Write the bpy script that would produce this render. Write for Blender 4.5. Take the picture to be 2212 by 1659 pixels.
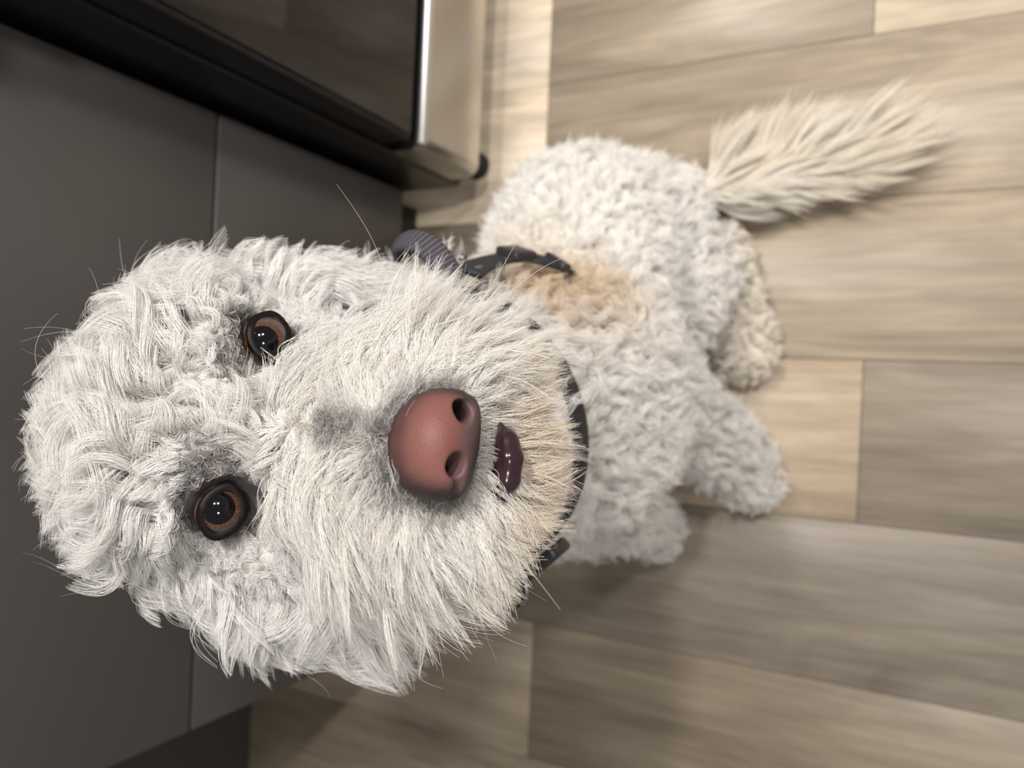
import bpy, math, random
import numpy as np
from mathutils import Matrix, Vector
from mathutils.kdtree import KDTree

rng = np.random.default_rng(7)
random.seed(7)
for o in list(bpy.data.objects):
    bpy.data.objects.remove(o)
scene = bpy.context.scene
COL = scene.collection

# ------------------------------------------------------------------ camera
# A phone held one metre above the floor, tipped steeply down, in portrait
# grip; the picture is stored on its side.
F_PX = 1664.0
def unit(v):
    v = np.asarray(v, float)
    return v / np.linalg.norm(v)
def cam_vec(px, py):                       # pixel -> direction, grip frame
    return np.array([(1659 - py) - 829.5, -(px - 1106.0), -F_PX])
WZ = -unit(cam_vec(1975, 872))             # plumb lines meet below
WY = unit(cam_vec(-2075, 690))             # board joints meet ahead
WY = unit(WY - WZ * (WY @ WZ))
WX = np.cross(WY, WZ)
CAM_M = np.array([WX, WY, WZ])
EYE = np.array([0.0, 0.0, 1.0])
cam_data = bpy.data.cameras.new('camera')
cam_data.sensor_width = 36.0
cam_data.lens = F_PX / 2212.0 * 36.0
cam_data.clip_start = 0.01
cam_data.dof.use_dof = True
cam_data.dof.focus_distance = 0.29
cam_data.dof.aperture_fstop = 9.0
cam = bpy.data.objects.new('camera', cam_data)
COL.objects.link(cam)
ax, ay, az = CAM_M @ [0, -1, 0], CAM_M @ [1, 0, 0], CAM_M @ [0, 0, 1]
cam.matrix_world = Matrix([[ax[i], ay[i], az[i], EYE[i]] for i in range(3)] + [[0, 0, 0, 1]])
scene.camera = cam

# ------------------------------------------------------------------ light
world = bpy.data.worlds.new('room_light')
scene.world = world
world.use_nodes = True
world.node_tree.nodes['Background'].inputs[0].default_value = (1.0, 0.955, 0.91, 1)
world.node_tree.nodes['Background'].inputs[1].default_value = 0.24

def lamp(name, loc, aim, energy, size, color=(1.0, 0.965, 0.925)):
    d = bpy.data.lights.new(name, 'AREA')
    d.shape = 'DISK'
    d.size = size
    d.energy = energy
    d.color = color
    o = bpy.data.objects.new(name, d)
    COL.objects.link(o)
    o.location = loc
    o.rotation_euler = (Vector(aim) - Vector(loc)).to_track_quat('-Z', 'Y').to_euler()
    return o
lamp('pendant_lamp', (0.395, -0.04, 1.60), (0.25, 0.45, 0.0), 7.4, 0.06)
lamp('downlight_or_fill', (1.05, -0.90, 2.4), (0.2, 0.4, 0.0), 20, 0.22)
lamp('downlight_or_fill', (-0.45, -1.10, 2.4), (-0.1, 0.2, 0.0), 10, 0.22)  # added fill from behind the camera, lifts the dog's chest; no real fitting
sp = bpy.data.lights.new('oven_floor_fill', 'SPOT')  # added spot that brightens the floor before the oven; no hood is known
sp.energy = 88; sp.color = (1.0, 0.955, 0.905); sp.spot_size = math.radians(58); sp.spot_blend = 0.7; sp.shadow_soft_size = 0.08
spo = bpy.data.objects.new('oven_floor_fill', sp)
COL.objects.link(spo)
spo.location = (0.78, 0.36, 1.95)
spo.rotation_euler = (Vector((0.68, 0.36, 0.0)) - spo.location).to_track_quat('-Z', 'Y').to_euler()

scene.cycles.max_bounces = 4
scene.cycles.diffuse_bounces = 3
scene.cycles.glossy_bounces = 2
scene.cycles.adaptive_threshold = 0.04
scene.cycles.caustics_reflective = False
scene.cycles.caustics_refractive = False
scene.view_settings.view_transform = 'Standard'
scene.view_settings.look = 'None'
scene.view_settings.gamma = 1.0
scene.view_settings.use_curve_mapping = False
scene.view_settings.exposure = 0.42

# ------------------------------------------------------------------ helpers
def tag(o, label=None, cat=None, group=None, kind=None):
    for k, v in (('label', label), ('category', cat), ('group', group), ('kind', kind)):
        if v:
            o[k] = v
    return o

def mesh_obj(name, verts, faces, mat=None, parent=None, smooth=False):
    me = bpy.data.meshes.new(name)
    me.from_pydata([tuple(v) for v in verts], [], [tuple(f) for f in faces])
    me.update()
    if smooth:
        me.polygons.foreach_set('use_smooth', np.ones(len(me.polygons), bool))
    o = bpy.data.objects.new(name, me)
    COL.objects.link(o)
    if mat:
        me.materials.append(mat)
    if parent:
        o.parent = parent
    return o

def empty(name, loc=(0, 0, 0)):
    o = bpy.data.objects.new(name, None)
    COL.objects.link(o)
    o.location = loc
    return o

def box(name, lo, hi, mat, parent=None, bevel=0.0, seg=2):
    lo, hi = np.array(lo, float), np.array(hi, float)
    if parent is not None:
        lo = lo - np.array(parent.location); hi = hi - np.array(parent.location)
    c = (lo + hi) / 2
    v = [((lo, hi)[i][0] - c[0], (lo, hi)[j][1] - c[1], (lo, hi)[k][2] - c[2])
         for i in (0, 1) for j in (0, 1) for k in (0, 1)]
    f = [(0, 1, 3, 2), (4, 6, 7, 5), (0, 4, 5, 1), (2, 3, 7, 6), (0, 2, 6, 4), (1, 5, 7, 3)]
    o = mesh_obj(name, v, f, mat, parent)
    o.location = c
    if bevel:
        m = o.modifiers.new('edge', 'BEVEL')
        m.width = bevel; m.segments = seg; m.limit_method = 'NONE'
        o.data.polygons.foreach_set('use_smooth', np.ones(6, bool))
        m.harden_normals = False
    return o

class Mat:
    """small node-tree writer"""
    def __init__(self, name):
        self.m = bpy.data.materials.new(name)
        self.m.use_nodes = True
        self.t = self.m.node_tree
        self.b = self.t.nodes['Principled BSDF']
        self.out = self.t.nodes['Material Output']
    def n(self, kind, **kw):
        nd = self.t.nodes.new(kind)
        for k, v in kw.items():
            setattr(nd, k, v)
        return nd
    def l(self, a, b):
        self.t.links.new(a, b)
    def set(self, **kw):
        for k, v in kw.items():
            k = k.replace('_', ' ')
            self.b.inputs[k].default_value = v
        return self

def plain(name, col, rough=0.5, metal=0.0, spec=0.5, coat=0.0, noise=0.06, scale=60.0):
    M = Mat(name)
    M.set(Roughness=rough, Metallic=metal)
    M.b.inputs['Specular IOR Level'].default_value = spec
    M.b.inputs['Coat Weight'].default_value = coat
    tc = M.n('ShaderNodeTexCoord')
    nz = M.n('ShaderNodeTexNoise'); nz.inputs['Scale'].default_value = scale
    nz.inputs['Detail'].default_value = 4
    M.l(tc.outputs['Object'], nz.inputs['Vector'])
    mx = M.n('ShaderNodeMix', data_type='RGBA')
    mx.inputs['A'].default_value = (*[c * (1 - noise) for c in col], 1)
    mx.inputs['B'].default_value = (*[min(1, c * (1 + noise)) for c in col], 1)
    M.l(nz.outputs['Fac'], mx.inputs['Factor'])
    M.l(mx.outputs['Result'], M.b.inputs['Base Color'])
    return M.m

# ------------------------------------------------------------------ materials of the room
def wood_material():
    M = Mat('vinyl_plank')
    oi = M.n('ShaderNodeObjectInfo')
    geo = M.n('ShaderNodeNewGeometry')
    rnd = M.n('ShaderNodeMath', operation='MULTIPLY'); rnd.inputs[1].default_value = 37.0
    M.l(oi.outputs['Random'], rnd.inputs[0])
    cmb = M.n('ShaderNodeCombineXYZ')
    M.l(rnd.outputs[0], cmb.inputs[0]); M.l(rnd.outputs[0], cmb.inputs[2])
    add = M.n('ShaderNodeVectorMath', operation='ADD')
    M.l(geo.outputs['Position'], add.inputs[0]); M.l(cmb.outputs[0], add.inputs[1])
    def grain(sx, sy, detail, dist):
        mp = M.n('ShaderNodeVectorMath', operation='MULTIPLY')
        mp.inputs[1].default_value = (sx, sy, 1.0)
        M.l(add.outputs[0], mp.inputs[0])
        nz = M.n('ShaderNodeTexNoise')
        nz.inputs['Scale'].default_value = 1.0
        nz.inputs['Detail'].default_value = detail
        nz.inputs['Roughness'].default_value = 0.6
        nz.inputs['Distortion'].default_value = dist
        M.l(mp.outputs[0], nz.inputs['Vector'])
        return nz.outputs['Fac']
    broad = grain(14, 2.6, 4, 1.2)
    fine = grain(120, 7, 5, 0.3)
    ramp = M.n('ShaderNodeValToRGB')
    ramp.color_ramp.elements[0].position = 0.33; ramp.color_ramp.elements[0].color = (0.74, 0.72, 0.70, 1)
    ramp.color_ramp.elements[1].position = 0.66; ramp.color_ramp.elements[1].color = (1.13, 1.12, 1.10, 1)
    M.l(broad, ramp.inputs[0])
    ramp2 = M.n('ShaderNodeValToRGB')
    ramp2.color_ramp.elements[0].position = 0.30; ramp2.color_ramp.elements[0].color = (0.80, 0.79, 0.78, 1)
    ramp2.color_ramp.elements[1].position = 0.70; ramp2.color_ramp.elements[1].color = (1.10, 1.10, 1.10, 1)
    M.l(fine, ramp2.inputs[0])
    m1 = M.n('ShaderNodeMix', data_type='RGBA', blend_type='MULTIPLY'); m1.inputs['Factor'].default_value = 1
    M.l(oi.outputs['Color'], m1.inputs['A']); M.l(ramp.outputs[0], m1.inputs['B'])
    m2 = M.n('ShaderNodeMix', data_type='RGBA', blend_type='MULTIPLY'); m2.inputs['Factor'].default_value = 1
    M.l(m1.outputs['Result'], m2.inputs['A']); M.l(ramp2.outputs[0], m2.inputs['B'])
    M.l(m2.outputs['Result'], M.b.inputs['Base Color'])
    M.set(Roughness=0.42)
    M.b.inputs['Specular IOR Level'].default_value = 0.35
    bp = M.n('ShaderNodeBump'); bp.inputs['Strength'].default_value = 0.05; bp.inputs['Distance'].default_value = 0.002
    M.l(fine, bp.inputs['Height']); M.l(bp.outputs[0], M.b.inputs['Normal'])
    return M.m
WOOD = wood_material()
GREY_FRONT = plain('grey_lacquer', (0.068, 0.062, 0.060), rough=0.36, spec=0.5, noise=0.03)
CARCASS = plain('dark_carcass', (0.03, 0.028, 0.027), rough=0.6)
KICK = plain('black_plinth', (0.012, 0.012, 0.012), rough=0.5)
OVEN_BLACK = plain('black_enamel', (0.008, 0.008, 0.009), rough=0.28, spec=0.3)
GLASS_BLACK = plain('black_oven_glass', (0.010, 0.009, 0.008), rough=0.08, spec=0.45, coat=0.1)
def steel_material():
    M = Mat('brushed_steel')
    tc = M.n('ShaderNodeTexCoord')
    mp = M.n('ShaderNodeVectorMath', operation='MULTIPLY'); mp.inputs[1].default_value = (4, 4, 900)
    M.l(tc.outputs['Object'], mp.inputs[0])
    nz = M.n('ShaderNodeTexNoise'); nz.inputs['Scale'].default_value = 1; nz.inputs['Detail'].default_value = 3
    M.l(mp.outputs[0], nz.inputs['Vector'])
    mx = M.n('ShaderNodeMix', data_type='RGBA')
    mx.inputs['A'].default_value = (0.58, 0.56, 0.54, 1); mx.inputs['B'].default_value = (0.66, 0.64, 0.62, 1)
    M.l(nz.outputs['Fac'], mx.inputs['Factor']); M.l(mx.outputs['Result'], M.b.inputs['Base Color'])
    M.set(Metallic=1.0, Roughness=0.30)
    M.b.inputs['Anisotropic'].default_value = 0.6
    return M.m
STEEL = steel_material()
LIPSTEEL = plain('satin_steel_edge', (0.80, 0.79, 0.78), rough=0.42, metal=1.0, noise=0.02)
DARK_WALL = plain('dark_wall_paint', (0.05, 0.045, 0.042), rough=0.7)
RUBBER = plain('black_rubber', (0.015, 0.015, 0.015), rough=0.6)

# ------------------------------------------------------------------ floor: boards one by one
floor = box('floor', (-2.3, -0.9, -0.03), (2.0, 1.7, -0.0075), plain('underlay', (0.04, 0.035, 0.03), 0.9))
tag(floor, 'greige wood-look plank floor around the dog', None, None, 'structure')
LIGHT = (0.50, 0.41, 0.305); MID = (0.43, 0.365, 0.285); GREY = (0.335, 0.295, 0.245); CREAM = (0.68, 0.59, 0.465)
BEIGE = (0.405, 0.345, 0.268); LIT_PALE = (0.74, 0.635, 0.50)  # the palest tone has extra lamp brightness painted in, for boards by the oven
B0 = -0.338
PW = 0.1935
rows = {  # row number: joints from near to far, tone of each board between them
    -6: ([-0.9, -0.2, 0.9, 1.7], [MID, GREY, MID]),
    -5: ([-0.9, 0.1, 1.2, 1.7], [GREY, MID, BEIGE]),
    -4: ([-0.9, -0.35, 0.78, 1.7], [MID, BEIGE, GREY]),
    -3: ([-0.9, 0.28, 1.35, 1.7], [GREY, MID, MID]),
    -2: ([-0.9, -0.1, 1.02, 1.7], [MID, MID, GREY]),
    -1: ([-0.9, -0.62, 0.471, 1.58, 1.7], [MID, BEIGE, MID, GREY]),
    0: ([-0.9, -0.32, 0.80, 1.7], [GREY, GREY, MID]),
    1: ([-0.9, 0.055, 1.17, 1.7], [GREY, LIGHT, MID]),
    2: ([-0.9, -0.28, 0.84, 1.7], [MID, BEIGE, MID]),
    3: ([-0.9, -0.63, 0.485, 1.6, 1.7], [MID, BEIGE, LIT_PALE, MID]),
    4: ([-0.9, 0.06, 0.485, 1.6, 1.7], [CREAM, BEIGE, LIT_PALE, MID]),
    5: ([-0.9, -0.42, 0.7, 1.7], [MID, LIGHT, BEIGE]),
    6: ([-0.9, 0.2, 1.3, 1.7], [LIGHT, MID, BEIGE]),
    7: ([-0.9, -0.15, 0.95, 1.7], [BEIGE, LIGHT, MID]),
    8: ([-0.9, 0.35, 1.45, 1.7], [MID, LIGHT, BEIGE]),
}
for r_, off_ in ((-10, 0.1), (-9, 0.5), (-8, -0.2), (-7, 0.7), (9, 0.15), (10, 0.6), (11, -0.1)):
    rows[r_] = ([-0.9, off_, off_ + 0.9, 1.7], [MID, BEIGE, GREY])
for r, (ys, tones) in rows.items():
    x0 = B0 + PW * r
    for y0, y1, c in zip(ys[:-1], ys[1:], tones):
        g = 0.00035
        p = box('plank', (x0 + g, y0 + g, -0.0075), (x0 + PW - g, y1 - g, 0.0), WOOD, floor, 0.0005, 1)
        k = 1 + random.uniform(-0.04, 0.04)
        p.color = (c[0] * k * 0.84, c[1] * k * 0.825, c[2] * k * 0.81, 1)

wall_back = box('wall_back', (-2.3, 1.01, 0.0), (2.0, 1.11, 2.4), DARK_WALL)
tag(wall_back, 'dark wall behind the cabinet end', None, None, 'structure')

# ------------------------------------------------------------------ drawer cabinet
CY = 0.66; CX0, CX1 = -0.378, 0.272
cab = empty('drawer_cabinet', ((CX0 + CX1) / 2, CY + 0.17, 0))
tag(cab, 'grey satin drawer cabinet with handleless fronts behind the dog', 'cabinet')
box('body', (CX0 + 0.004, CY + 0.02, 0.1), (CX1 - 0.004, 1.0, 0.86), CARCASS, cab, 0.001, 1)
for z0, z1 in ((0.1, 0.4285), (0.4325, 0.71), (0.714, 0.86)):
    box('drawer_front', (CX0, CY, z0), (CX1, CY + 0.0195, z1), GREY_FRONT, cab, 0.0015, 2)
box('plinth', (CX0 + 0.01, CY + 0.045, 0.0), (CX1 - 0.002, CY + 0.06, 0.1), KICK, cab, 0.001, 1)

# ------------------------------------------------------------------ range oven
OY = 0.542; OX0, OX1 = 0.283, 1.04
oven = empty('range_oven', ((OX0 + OX1) / 2, OY + 0.3, 0))
tag(oven, 'black glass-door range oven with a stainless lower drawer', 'oven')
box('body', (OX0, OY + 0.05, 0.055), (OX1, 1.0, 0.91), OVEN_BLACK, oven, 0.004, 2)
door = box('door', (OX0 + 0.004, OY + 0.004, 0.245), (OX1 - 0.004, OY + 0.046, 0.75), OVEN_BLACK, oven, 0.004, 3)
def on_part(part, fn):
    o = fn()
    mw = o.location.copy()
    o.parent = part
    o.location = Vector(mw) - part.location - (part.parent.location if part.parent else Vector())
    return o
on_part(door, lambda: box('door_glass', (OX0 + 0.010, OY, 0.250), (OX1 - 0.010, OY + 0.006, 0.735), GLASS_BLACK, None, 0.002, 2))
hm = []
def lathe_x(name, x0, x1, cy, cz, r, mat, n=20):
    v, f = [], []
    prof = [(x0, r * 0.7), (x0 + r * 0.25, r), (x1 - r * 0.25, r), (x1, r * 0.7)]
    for x, rr in prof:
        for i in range(n):
            a = 2 * math.pi * i / n
            v.append((x, cy + rr * math.cos(a), cz + rr * math.sin(a)))
    for k in range(len(prof) - 1):
        for i in range(n):
            j = (i + 1) % n
            f.append((k * n + i, k * n + j, (k + 1) * n + j, (k + 1) * n + i))
    f.append(tuple(range(n))[::-1]); f.append(tuple(range(3 * n, 4 * n)))
    c = np.mean(v, 0)
    o = mesh_obj(name, np.array(v) - c, f, mat, None, True)
    o.location = c
    return o
hd = on_part(door, lambda: lathe_x('handle', OX0 + 0.06, OX1 - 0.06, OY - 0.055, 0.715, 0.013, STEEL))
for x in (OX0 + 0.09, OX1 - 0.09):
    on_part(door, lambda: box('handle_post', (x - 0.012, OY - 0.05, 0.703), (x + 0.012, OY + 0.004, 0.727), STEEL, None, 0.003, 2))
box('control_panel', (OX0, OY - 0.005, 0.757), (OX1, OY + 0.05, 0.882), OVEN_BLACK, oven, 0.004, 2)
box('cooktop_rim', (OX0 - 0.012, OY - 0.06, 0.884), (OX1 + 0.012, OY + 0.05, 0.925), OVEN_BLACK, oven, 0.004, 2)
# lower drawer: shallow bowed steel front with turned ends
def steel_front(z0, z1, y, depth):
    n = 40; v, f = [], []
    xs = []
    e = 0.018
    for i in range(9):
        a = math.pi / 2 * i / 8
        xs.append((OX0 + 0.003 + e * (1 - math.sin(a)) if False else OX0 + 0.003 + e * (1 - math.cos(a)), e * (1 - math.sin(a))))
    for i in range(1, 12):
        xs.append((OX0 + 0.021 + (OX1 - OX0 - 0.042) * i / 12, 0.0))
    for i in range(9):
        a = math.pi / 2 * (1 - i / 8)
        xs.append((OX1 - 0.003 - e * (1 - math.cos(a)), e * (1 - math.sin(a))))
    xs = [(OX0 + 0.003, depth)] + xs + [(OX1 - 0.003, depth)]
    zs = [z0 + (z1 - z0) * k / 10 for k in range(11)]
    m = len(zs)
    for x, dy in xs:
        for k, z in enumerate(zs):
            bow = 0.0035 * (1 - (2 * k / 10 - 1) ** 2)
            v.append((x, y + dy - (bow if dy < depth else 0), z))
    for i in range(len(xs) - 1):
        for k in range(m - 1):
            f.append((i * m + k, (i + 1) * m + k, (i + 1) * m + k + 1, i * m + k + 1))
    return v, f
v, f = steel_front(0.085, 0.222, OY + 0.004, 0.046)
v = np.array(v)
sd_root = box('lower_drawer', (OX0 + 0.006, OY + 0.012, 0.087), (OX1 - 0.006, OY + 0.05, 0.221), OVEN_BLACK, oven, 0.001, 1)
def sf():
    c = v.mean(0)
    o = mesh_obj('steel_front', v - c, f, STEEL, None, True); o.location = c; return o
on_part(sd_root, sf)
on_part(sd_root, lambda: lathe_x('top_lip', OX0 + 0.004, OX1 - 0.004, OY + 0.001, 0.2270, 0.0072, LIPSTEEL))
for x, y in ((OX0 + 0.045, OY + 0.055), (OX1 - 0.045, OY + 0.055), (OX0 + 0.045, 0.95), (OX1 - 0.045, 0.95)):
    nn = 16; vv, ff = [], []
    for z, rr in ((0.0, 0.020), (0.008, 0.020), (0.014, 0.013), (0.058, 0.011)):
        for i in range(nn):
            a = 2 * math.pi * i / nn
            vv.append((rr * math.cos(a), rr * math.sin(a), z))
    for k in range(3):
        for i in range(nn):
            j = (i + 1) % nn
            ff.append((k * nn + i, k * nn + j, (k + 1) * nn + j, (k + 1) * nn + i))
    ff.append(tuple(range(nn))[::-1]); ff.append(tuple(range(3 * nn, 4 * nn)))
    ft = mesh_obj('foot', vv, ff, RUBBER, oven, True)
    ft.location = Vector((x, y, 0)) - oven.location

# ------------------------------------------------------------------ surface building
def surface_nets(F, origin, h):
    ins = F < 0
    nx, ny, nz = F.shape
    s = np.zeros((nx - 1, ny - 1, nz - 1), np.int8)
    for i in (0, 1):
        for j in (0, 1):
            for k in (0, 1):
                s += ins[i:nx - 1 + i, j:ny - 1 + j, k:nz - 1 + k]
    mixed = (s > 0) & (s < 8)
    idx = -np.ones(mixed.shape, np.int64)
    cells = np.argwhere(mixed)
    idx[mixed] = np.arange(len(cells))
    acc = np.zeros((len(cells), 3)); cnt = np.zeros(len(cells))
    corners = [(i, j, k) for i in (0, 1) for j in (0, 1) for k in (0, 1)]
    for a in corners:
        for d in range(3):
            if a[d] == 1:
                continue
            b = list(a); b[d] = 1
            fa = F[cells[:, 0] + a[0], cells[:, 1] + a[1], cells[:, 2] + a[2]]
            fb = F[cells[:, 0] + b[0], cells[:, 1] + b[1], cells[:, 2] + b[2]]
            m = (fa < 0) != (fb < 0)
            t = np.zeros(len(cells)); t[m] = fa[m] / (fa[m] - fb[m])
            p = np.array(a, float)[None] + np.zeros((len(cells), 3))
            p[:, d] += t
            acc[m] += p[m]; cnt[m] += 1
    V = (cells + acc / cnt[:, None]) * h + np.array(origin)
    quads = []
    for d in range(3):
        e1, e2 = (d + 1) % 3, (d + 2) % 3
        sl_a = [slice(1, -1)] * 3; sl_b = [slice(1, -1)] * 3
        sl_a[d] = slice(0, -1); sl_b[d] = slice(1, None)
        A = ins[tuple(sl_a)]; B = ins[tuple(sl_b)]
        ch = np.argwhere(A != B)
        off = np.ones(3, int); off[d] = 0
        g = ch + off
        def cell(o1, o2):
            c = g.copy(); c[:, e1] -= o1; c[:, e2] -= o2
            return idx[c[:, 0], c[:, 1], c[:, 2]]
        q = np.stack([cell(1, 1), cell(0, 1), cell(0, 0), cell(1, 0)], 1)
        flip = ~A[ch[:, 0], ch[:, 1], ch[:, 2]]
        q[flip] = q[flip][:, ::-1]
        quads.append(q)
    Q = np.concatenate(quads)
    return V, Q[(Q >= 0).all(1)]

def sd_cone(P, a, b, ra, rb):
    a, b = np.array(a, float), np.array(b, float)
    ab = b - a
    t = np.clip(((P - a) @ ab) / (ab @ ab), 0, 1)
    return np.linalg.norm(P - a - t[..., None] * ab, axis=-1) - (ra + (rb - ra) * t)
def sd_ell(P, c, r, R=None):
    q = P - np.array(c, float)
    if R is not None:
        q = q @ R
    r = np.array(r, float)
    k0 = np.linalg.norm(q / r, axis=-1); k1 = np.linalg.norm(q / (r * r), axis=-1) + 1e-9
    return k0 * (k0 - 1) / k1
def smin(a, b, k):
    hh = np.clip(0.5 + 0.5 * (b - a) / k, 0, 1)
    return b + (a - b) * hh - k * hh * (1 - hh)
def smax(a, b, k):
    return -smin(-a, -b, k)

def net_mesh(name, V, Q, mat, parent=None, relax=2):
    # one or two passes of neighbour averaging
    for _ in range(relax):
        e = np.concatenate([Q[:, [0, 1]], Q[:, [1, 2]], Q[:, [2, 3]], Q[:, [3, 0]]])
        e = np.concatenate([e, e[:, ::-1]])
        S = np.zeros_like(V); C = np.zeros(len(V))
        np.add.at(S, e[:, 0], V[e[:, 1]]); np.add.at(C, e[:, 0], 1)
        V = V * 0.5 + 0.5 * S / np.maximum(C, 1)[:, None]
    me = bpy.data.meshes.new(name)
    me.vertices.add(len(V)); me.loops.add(len(Q) * 4); me.polygons.add(len(Q))
    me.vertices.foreach_set('co', V.astype(np.float32).ravel())
    me.loops.foreach_set('vertex_index', Q.astype(np.int32).ravel())
    me.polygons.foreach_set('loop_start', np.arange(0, len(Q) * 4, 4, dtype=np.int32))
    me.polygons.foreach_set('use_smooth', np.ones(len(Q), bool))
    me.update(calc_edges=True); me.validate()
    me.materials.append(mat)
    o = bpy.data.objects.new(name, me)
    COL.objects.link(o)
    if parent:
        o.parent = parent
    return o, V

def vcol(o, C, name='tone'):
    at = o.data.attributes.new(name, 'FLOAT_COLOR', 'POINT')
    at.data.foreach_set('color', np.concatenate([C, np.ones((len(C), 1))], 1).astype(np.float32).ravel())

# ------------------------------------------------------------------ the dog: head frame
def at_depth(px, py, d):
    return CAM_M @ (cam_vec(px, py) * d / F_PX) + EYE
eye_l = at_depth(580, 733, 0.327); eye_r = at_depth(484, 1098, 0.308); nose_c = at_depth(945, 955, 0.250)
MIDE = (eye_l + eye_r) / 2
LAT = unit(eye_l - eye_r)
a_ = nose_c - MIDE
a_ = unit(a_ - LAT * (a_ @ LAT))
up0 = np.cross(a_, LAT)
th = math.radians(17)
FWD = math.cos(th) * a_ + math.sin(th) * up0
UPH = np.cross(FWD, LAT)
HR = np.array([LAT, FWD, UPH])             # rows: dog's left, forward, up
def hw(p):                                 # head frame -> world
    return MIDE + np.asarray(p, float) @ HR
def wh(w):                                 # world -> head frame
    return (np.asarray(w, float) - MIDE) @ HR.T
NOSE = wh(nose_c)
EX = np.linalg.norm(eye_l - eye_r) / 2

def head_sdf(P):
    q = wh(P)
    d = sd_ell(q, (0, -0.056, -0.004), (0.054, 0.064, 0.047))
    for s in (-1, 1):
        d = smin(d, sd_ell(q, (s * 0.036, -0.036, -0.036), (0.030, 0.036, 0.032)), 0.02)
        d = smin(d, sd_ell(q, (s * 0.017 + NOSE[0] * 0.7, 0.070, -0.046), (0.016, 0.024, 0.015)), 0.012)
        d = smin(d, sd_ell(q, (s * 0.027, -0.012, 0.014), (0.020, 0.016, 0.012)), 0.015)
    d = smin(d, sd_cone(q, (0, -0.01, -0.026), (NOSE[0], 0.084, -0.034), 0.030, 0.018), 0.015)
    d = smin(d, sd_cone(q, (0, -0.02, -0.056), (NOSE[0], 0.070, -0.068), 0.026, 0.013), 0.012)
    for s in (-1, 1):                      # sockets
        d = smax(d, -(np.linalg.norm(q - np.array([s * EX, 0.0005, 0.0]), axis=-1) - 0.0108), 0.004)
    for s, e in ((-1, 0.010), (1, 0.0)):
        d = smin(d, np.minimum(sd_cone(q, (s * (0.050 - e), -0.070, 0.012), (s * (0.070 - e), -0.062, -0.030), 0.015, 0.014),
                               sd_cone(q, (s * (0.070 - e), -0.062, -0.030), (s * (0.074 - e), -0.050, -0.078), 0.014, 0.012)), 0.010)
    return d

HIND = [((0.095, 0.240, 0.165), (0.172, 0.226, 0.045)), ((0.172, 0.226, 0.040), (0.058, 0.188, 0.030))]
TAIL = np.array([(0.235, 0.285, 0.075), (0.252, 0.215, 0.055), (0.270, 0.140, 0.045), (0.283, 0.075, 0.042)])
def body_sdf(P):
    d = sd_ell(P, (-0.035, 0.268, 0.355), (0.078, 0.080, 0.100))
    k = 0.035
    d = smin(d, sd_cone(P, (0.005, 0.278, 0.40), (0.165, 0.335, 0.20), 0.080, 0.090), k)
    d = smin(d, sd_ell(P, (0.186, 0.345, 0.115), (0.080, 0.082, 0.095)), k)
    # haunches
    d = smin(d, sd_cone(P, (0.188, 0.290, 0.125), (0.108, 0.250, 0.165), 0.070, 0.043), 0.03)
    d = smin(d, sd_cone(P, (0.200, 0.395, 0.120), (0.130, 0.395, 0.165), 0.066, 0.045), 0.03)
    # hind shanks and feet
    d = smin(d, sd_cone(P, *HIND[0], 0.040, 0.028), 0.02)
    d = smin(d, sd_cone(P, *HIND[1], 0.028, 0.031), 0.015)
    d = smin(d, sd_cone(P, (0.130, 0.400, 0.165), (0.205, 0.425, 0.045), 0.040, 0.028), 0.02)
    d = smin(d, sd_cone(P, (0.205, 0.425, 0.040), (0.095, 0.385, 0.030), 0.028, 0.031), 0.015)
    # forelegs
    d = smin(d, sd_cone(P, (0.020, 0.258, 0.385), (0.000, 0.244, 0.250), 0.060, 0.047), 0.03)
    d = smin(d, sd_cone(P, (0.000, 0.244, 0.250), (-0.056, 0.206, 0.100), 0.044, 0.033), 0.02)
    d = smin(d, sd_cone(P, (-0.056, 0.206, 0.100), (-0.078, 0.193, 0.040), 0.033, 0.033), 0.02)
    d = smin(d, sd_cone(P, (-0.078, 0.193, 0.032), (-0.104, 0.172, 0.027), 0.032, 0.027), 0.02)
    d = smin(d, sd_cone(P, (-0.085, 0.315, 0.380), (-0.115, 0.292, 0.230), 0.056, 0.043), 0.03)
    d = smin(d, sd_cone(P, (-0.115, 0.292, 0.230), (-0.155, 0.298, 0.080), 0.040, 0.031), 0.02)
    d = smin(d, sd_cone(P, (-0.155, 0.298, 0.050), (-0.182, 0.288, 0.028), 0.031, 0.026), 0.02)
    # neck
    d = smin(d, sd_cone(P, (0.005, 0.285, 0.45), hw((0, -0.085, -0.06)), 0.078, 0.064), 0.03)
    # tail
    for i in range(3):
        d = smin(d, sd_cone(P, TAIL[i], TAIL[i + 1], 0.020 - 0.004 * i, 0.016 - 0.004 * i), 0.012)
    return d

h = 0.005
lo = np.array([-0.26, 0.0, -0.02]); hi = np.array([0.36, 0.54, 0.90])
ns = ((hi - lo) / h).astype(int) + 1
F = np.empty(ns, np.float32)
gx = lo[0] + h * np.arange(ns[0]); gy = lo[1] + h * np.arange(ns[1]); gz = lo[2] + h * np.arange(ns[2])
for i0 in range(0, ns[0], 16):
    P = np.stack(np.meshgrid(gx[i0:i0 + 16], gy, gz, indexing='ij'), -1)
    d = body_sdf(P)
    d = smin(d, head_sdf(P), 0.02)
    F[i0:i0 + 16] = np.maximum(d, 0.002 - P[..., 2])
V, Q = surface_nets(F, lo, h)

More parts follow.
